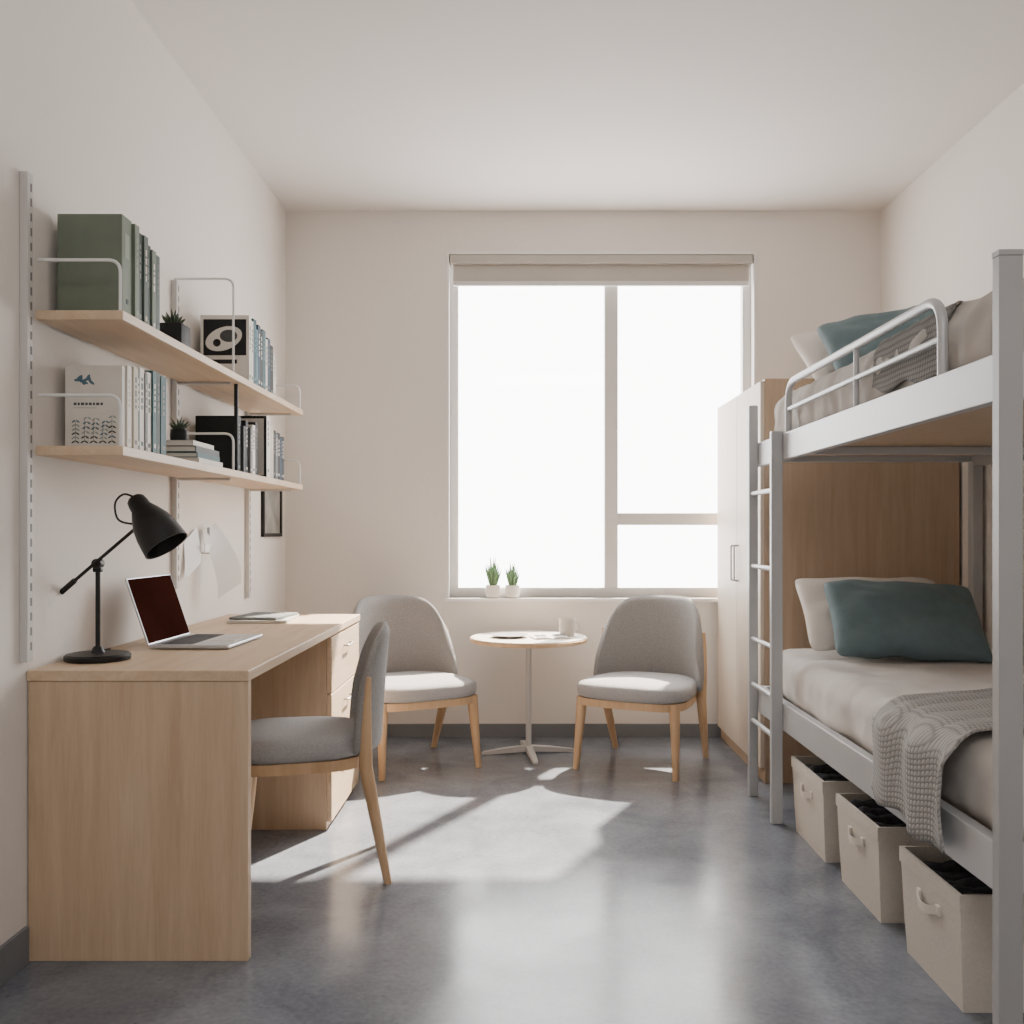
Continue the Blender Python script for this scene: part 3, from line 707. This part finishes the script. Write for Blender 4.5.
for (z0,z1,nm) in ((1.46,1.565,'side_rail'),(.375,.485,'side_rail')):
    bbox(nm, BX0+.0, BX0+.034, BY0+PW*.6, BY1, z0, z1)
    bbox(nm, BX1-.042, BX1-.004, BY0+PW*.6, BY1-.045, z0, z1)
    bbox('end_rail', BX0+PW, BX1-PW, BY0+.004, BY0+.026, z0, z1)
    bbox('end_rail', BX0+.034, BX1-.045, BY1-.04, BY1-.002, z0+.02, z1)
for z0 in (1.475,.40):
    for y in ((3.72,) if z0 > 1 else (2.65,3.2,3.72)):
        bbox('cross_bar', BX0+.034, BX1-.042, y, y+.035, z0, z0+.03)
bbox('bunk_board', BX0+.036, BX1-.044, BY0+.05, BY1-.042, 1.506, 1.524, WARDW, 0)
bbox('bunk_board', BX0+.036, BX1-.044, BY0+.05, BY1-.042, .431, .448, WARDW, 0)
for y, zt, x0, x1 in ((3.815,1.575,.998,1.0445),(4.215,1.73,1.004,1.0445)):
    bbox('ladder_stile', x0, x1, y-.014, y+.014, 0, zt, bev=.004)
for z in (1.34,1.02,.70,.50,.34):
    bm = bmesh.new(); bm_tube(bm, [(1.022+bx,3.829+by,z),(1.022+bx,4.201+by,z)], .0105, 12); fin(bm, 'rung', METAL, bb)
gx = BX0+.018
bm = bmesh.new()
bm_tube(bm, fillet([(gx+bx,2.40+by,1.566),(gx+bx,2.40+by,1.765),(gx+bx,3.79+by,1.765),(gx+bx,3.79+by,1.566)], .09, 8), .0135, 14)
gr = fin(bm, 'guard_rail', METAL, bb)
bm = bmesh.new(); bm_tube(bm, [(gx+bx,2.40+by,1.66),(gx+bx,3.79+by,1.66)], .009, 12)
bm_tube(bm, [(gx+bx,3.02+by,1.566),(gx+bx,3.02+by,1.76)], .009, 12)
k = fin(bm, 'guard_bar', METAL); k.parent = gr

MX0, MX1 = 1.088, 1.985
bm = bmesh.new(); bm_soft(bm, MX0, MX1, 2.14, 4.19, .4495, .655, .07, (44,100,6), .012, 5, creases=.006)
tag(fin(bm, 'mattress', BED, sharp=80), 'lower bunk mattress covered with greige bedspread', 'mattress')
bm = bmesh.new(); bm_soft(bm, MX0+.008, MX1, 2.14, 4.19, 1.5255, 1.760, .08, (44,100,8), .013, 5, creases=.008)
tag(fin(bm, 'mattress', BEDUP, sharp=80), 'upper bunk mattress covered with taupe bedspread', 'mattress')

def pillow(name, label, w, h, t, m, loc, rot, seed=0):
    bm = bmesh.new(); n = 40; top = []; bot = []
    for i in range(n+1):
        ra, rb = [], []
        for j in range(n+1):
            u = -1+2*i/n; v = -1+2*j/n
            cr = 1-.07*(abs(u)**6)*(abs(v)**6)
            x = u*w/2*(1-.06*(1-v*v)*abs(u)**3)*cr; y = v*h/2*(1-.08*(1-u*u)*abs(v)**3)*cr
            z = t/2*((1-abs(u)**2.6)*(1-abs(v)**2.6))**.5
            nz = .018*noise.noise(Vector((u*2.2+seed, v*2.2, seed)))
            wrk = .012*math.sin((u+v)*9+3*noise.noise(Vector((u*2,v*2,seed))))*(1-abs(u))*abs(u)
            y += .018*noise.noise(Vector((u*2.5, seed, v)))
            e = min(1, 4*(1-max(abs(u),abs(v))))
            ra.append(bm.verts.new((x,y,z+(nz+wrk)*e)))
            rb.append(ra[-1] if (i in (0,n) or j in (0,n)) else bm.verts.new((x,y,-z*.85+nz*e)))
        top.append(ra); bot.append(rb)
    for i in range(n):
        for j in range(n):
            bm.faces.new((top[i][j],top[i+1][j],top[i+1][j+1],top[i][j+1]))
            bm.faces.new((bot[i][j],bot[i][j+1],bot[i+1][j+1],bot[i+1][j]))
    o = fin(bm, name, m, loc=loc, rot=rot, sharp=80); return tag(o, label, 'pillow')
R = math.radians
pillow('pillow', 'white pillow leaning at head of lower bunk', .64,.40,.14, PILLW, (1.50,4.04,.822), (R(48),0,0), 1)
pillow('pillow', 'teal pillow leaning on white pillow on lower bunk', .62,.40,.18, TEAL, (1.54,3.82,.815), (R(45),R(2),R(-4)), 2)
pillow('pillow', 'white pillow at head of upper bunk', .60,.44,.14, PILLW, (1.47,4.03,1.895), (R(40),0,R(6)), 3)
pillow('pillow', 'teal pillow leaning on white pillow on upper bunk', .52,.42,.16, TEAL, (1.47,3.78,1.915), (R(44),R(-8),R(-6)), 4)

def throw(name, label, m, prof, y0a, y0b, skew, seed=0, xe=1.08, amp=1.0):
    pts = fillet([(x,0,z) for x,z in prof], .05, 6)
    dense = []
    for a,b in zip(pts[:-1],pts[1:]):
        k = max(1,int((b-a).length/.02))
        for q in range(k): dense.append(a.lerp(b,q/k))
    dense.append(pts[-1])
    bm = bmesh.new(); NJ = 44; rows = []
    tot = len(dense)-1
    for i,p in enumerate(dense):
        r = []
        t = i/tot
        for j in range(NJ+1):
            v = j/NJ
            yy = y0a + (y0b-y0a)*v + skew*(p.x-1.0) + .012*math.sin(i*.4+v*2)*(1 if j in (0,NJ) else .5)
            wave = (.014*math.sin(v*15+seed+i*.03)+.010*noise.noise(Vector((v*6,i*.12,seed))))*amp
            hang = max(0.0, min(1.0, (xe-p.x)/.09))
            x = p.x - (wave+.018*amp)*hang*.8; z = p.z + (abs(wave)*.5)*(1-hang) + (0.03*(v-.5)+.012*math.sin(v*12+seed))*max(0,(t-.9)*10)
            r.append(bm.verts.new((x,yy,z)))
        rows.append(r)
    for i in range(tot):
        for j in range(NJ): bm.faces.new((rows[i][j],rows[i+1][j],rows[i+1][j+1],rows[i][j+1]))
    o = fin(bm, name, m, sharp=80)
    s = o.modifiers.new('thick','SOLIDIFY'); s.thickness = .007; s.offset = 1
    return tag(o, label, 'blanket')
throw('throw_blanket','chunky grey knitted throw draped over lower bunk side', THROW, [(1.85,.674),(1.09,.674),(1.034,.63),(1.030,.405)], 2.27, 2.76, .42, seed=1, xe=1.12)
throw('throw_blanket','dark grey knitted throw draped over upper bunk', THROWU, [(1.60,1.768),(1.125,1.766),(1.100,1.71),(1.088,1.585)], 2.40, 2.90, .5, seed=2, xe=1.12, amp=.45)

# ------------------------------------------------------------ storage bins
for i, (ya, yb) in enumerate(((2.30,2.66),(2.83,3.2),(3.35,3.73))):
    st = thing('storage_bin', 'beige canvas storage bin with handle under bunk bed', 'storage bin', (1.062, ya, .0), group='canvas bins under the bunk bed')
    L = yb-ya; W = .36; hh = .29
    bm = bmesh.new()
    def inset(d, z):
        return [Vector((d if a == 0 else W-d, d if b == 0 else L-d, z)) for a, b in ((0,0),(1,0),(1,1),(0,1))]
    bm_loft(bm, [inset(.012,0),inset(.006,.1),inset(.0,hh-.04),inset(-.004,hh-.04),inset(-.004,hh),inset(.006,hh),inset(.008,hh-.05),inset(.018,.012)])
    fin(bm, 'body', BIN, st)
    bm = bmesh.new(); zc = hh-.085
    rr = []
    for k in range(15):
        t = k/14; yy = L/2-.055+.11*t; bulge = -.004-.013*math.sin(math.pi*t); zz = zc-.012*math.sin(math.pi*t)
        rr.append([Vector((bulge-.003,yy,zz-.011)),Vector((bulge,yy,zz-.011)),Vector((bulge,yy,zz+.011)),Vector((bulge-.003,yy,zz+.011))])
    bm_loft(bm, rr)
    for yy in (L/2-.057, L/2+.057): bm_box(bm, -.006, .004, yy-.010, yy+.010, zc-.013, zc+.013, 0, .002)
    fin(bm, 'handle', BINR, st)
    bm = bmesh.new()
    rnd = random.Random(i+5)
    for q in range(5):
        yy0 = .03+q*(L-.06)/5; top_ = hh-.004-.03*rnd.random()
        bm_soft(bm, .025, W-.025, yy0, yy0+(L-.06)/5-.004, .02, top_, .022, (12,4,4), .010, 18)
    tag(fin(bm, 'folded_clothes', CLOTH, loc=(1.062, ya, 0), sharp=80), 'dark folded clothes filling a canvas bin', 'clothes', 'dark clothes inside the canvas bins')

# ------------------------------------------------------------ lights, world
w = bpy.data.worlds.new('World'); S.world = w; w.use_nodes = True
bg = w.node_tree.nodes['Background']; bg.inputs[0].default_value = (1,.988,.972,1); bg.inputs[1].default_value = 12.0
def area(name, loc, rot, sx, sy, power, col=(1,1,1), portal=False):
    l = bpy.data.lights.new(name,'AREA'); l.shape='RECTANGLE'; l.size=sx; l.size_y=sy; l.energy=power; l.color=col
    o = bpy.data.objects.new(name,l); COL.objects.link(o); o.location=loc; o.rotation_euler=rot
    if portal: l.cycles.is_portal = True
    return o
area('window_portal', ((WX0+WX1)/2, YB+.2, (WZ0+WZ1)/2), (math.radians(-90),0,0), WX1-WX0, WZ1-WZ0, 1, portal=True)
area('room_fill', (.35,-.3,2.98), (0,0,0), 1.4, 1.2, 40, (1,.98,.96))  # unseen fill panel behind the camera, added to brighten the room
sl = bpy.data.lights.new('sun','SUN'); sl.energy = 36; sl.angle = math.radians(1.3); sl.color = (1,.87,.72)
so = bpy.data.objects.new('sun', sl); COL.objects.link(so); so.location = (4,8,5)
so.rotation_euler = Vector((-.44,-.88,-1)).to_track_quat('-Z','Y').to_euler()

cam = bpy.data.cameras.new('camera'); co = bpy.data.objects.new('camera', cam); COL.objects.link(co)
co.location = (0,0,H); co.rotation_euler = (math.radians(90),0,0)
cam.lens = F/1024*36; cam.sensor_width = 36; cam.shift_x = -(CX-512)/1024; cam.shift_y = (CY-512)/1024
cam.clip_start = .05
S.camera = co
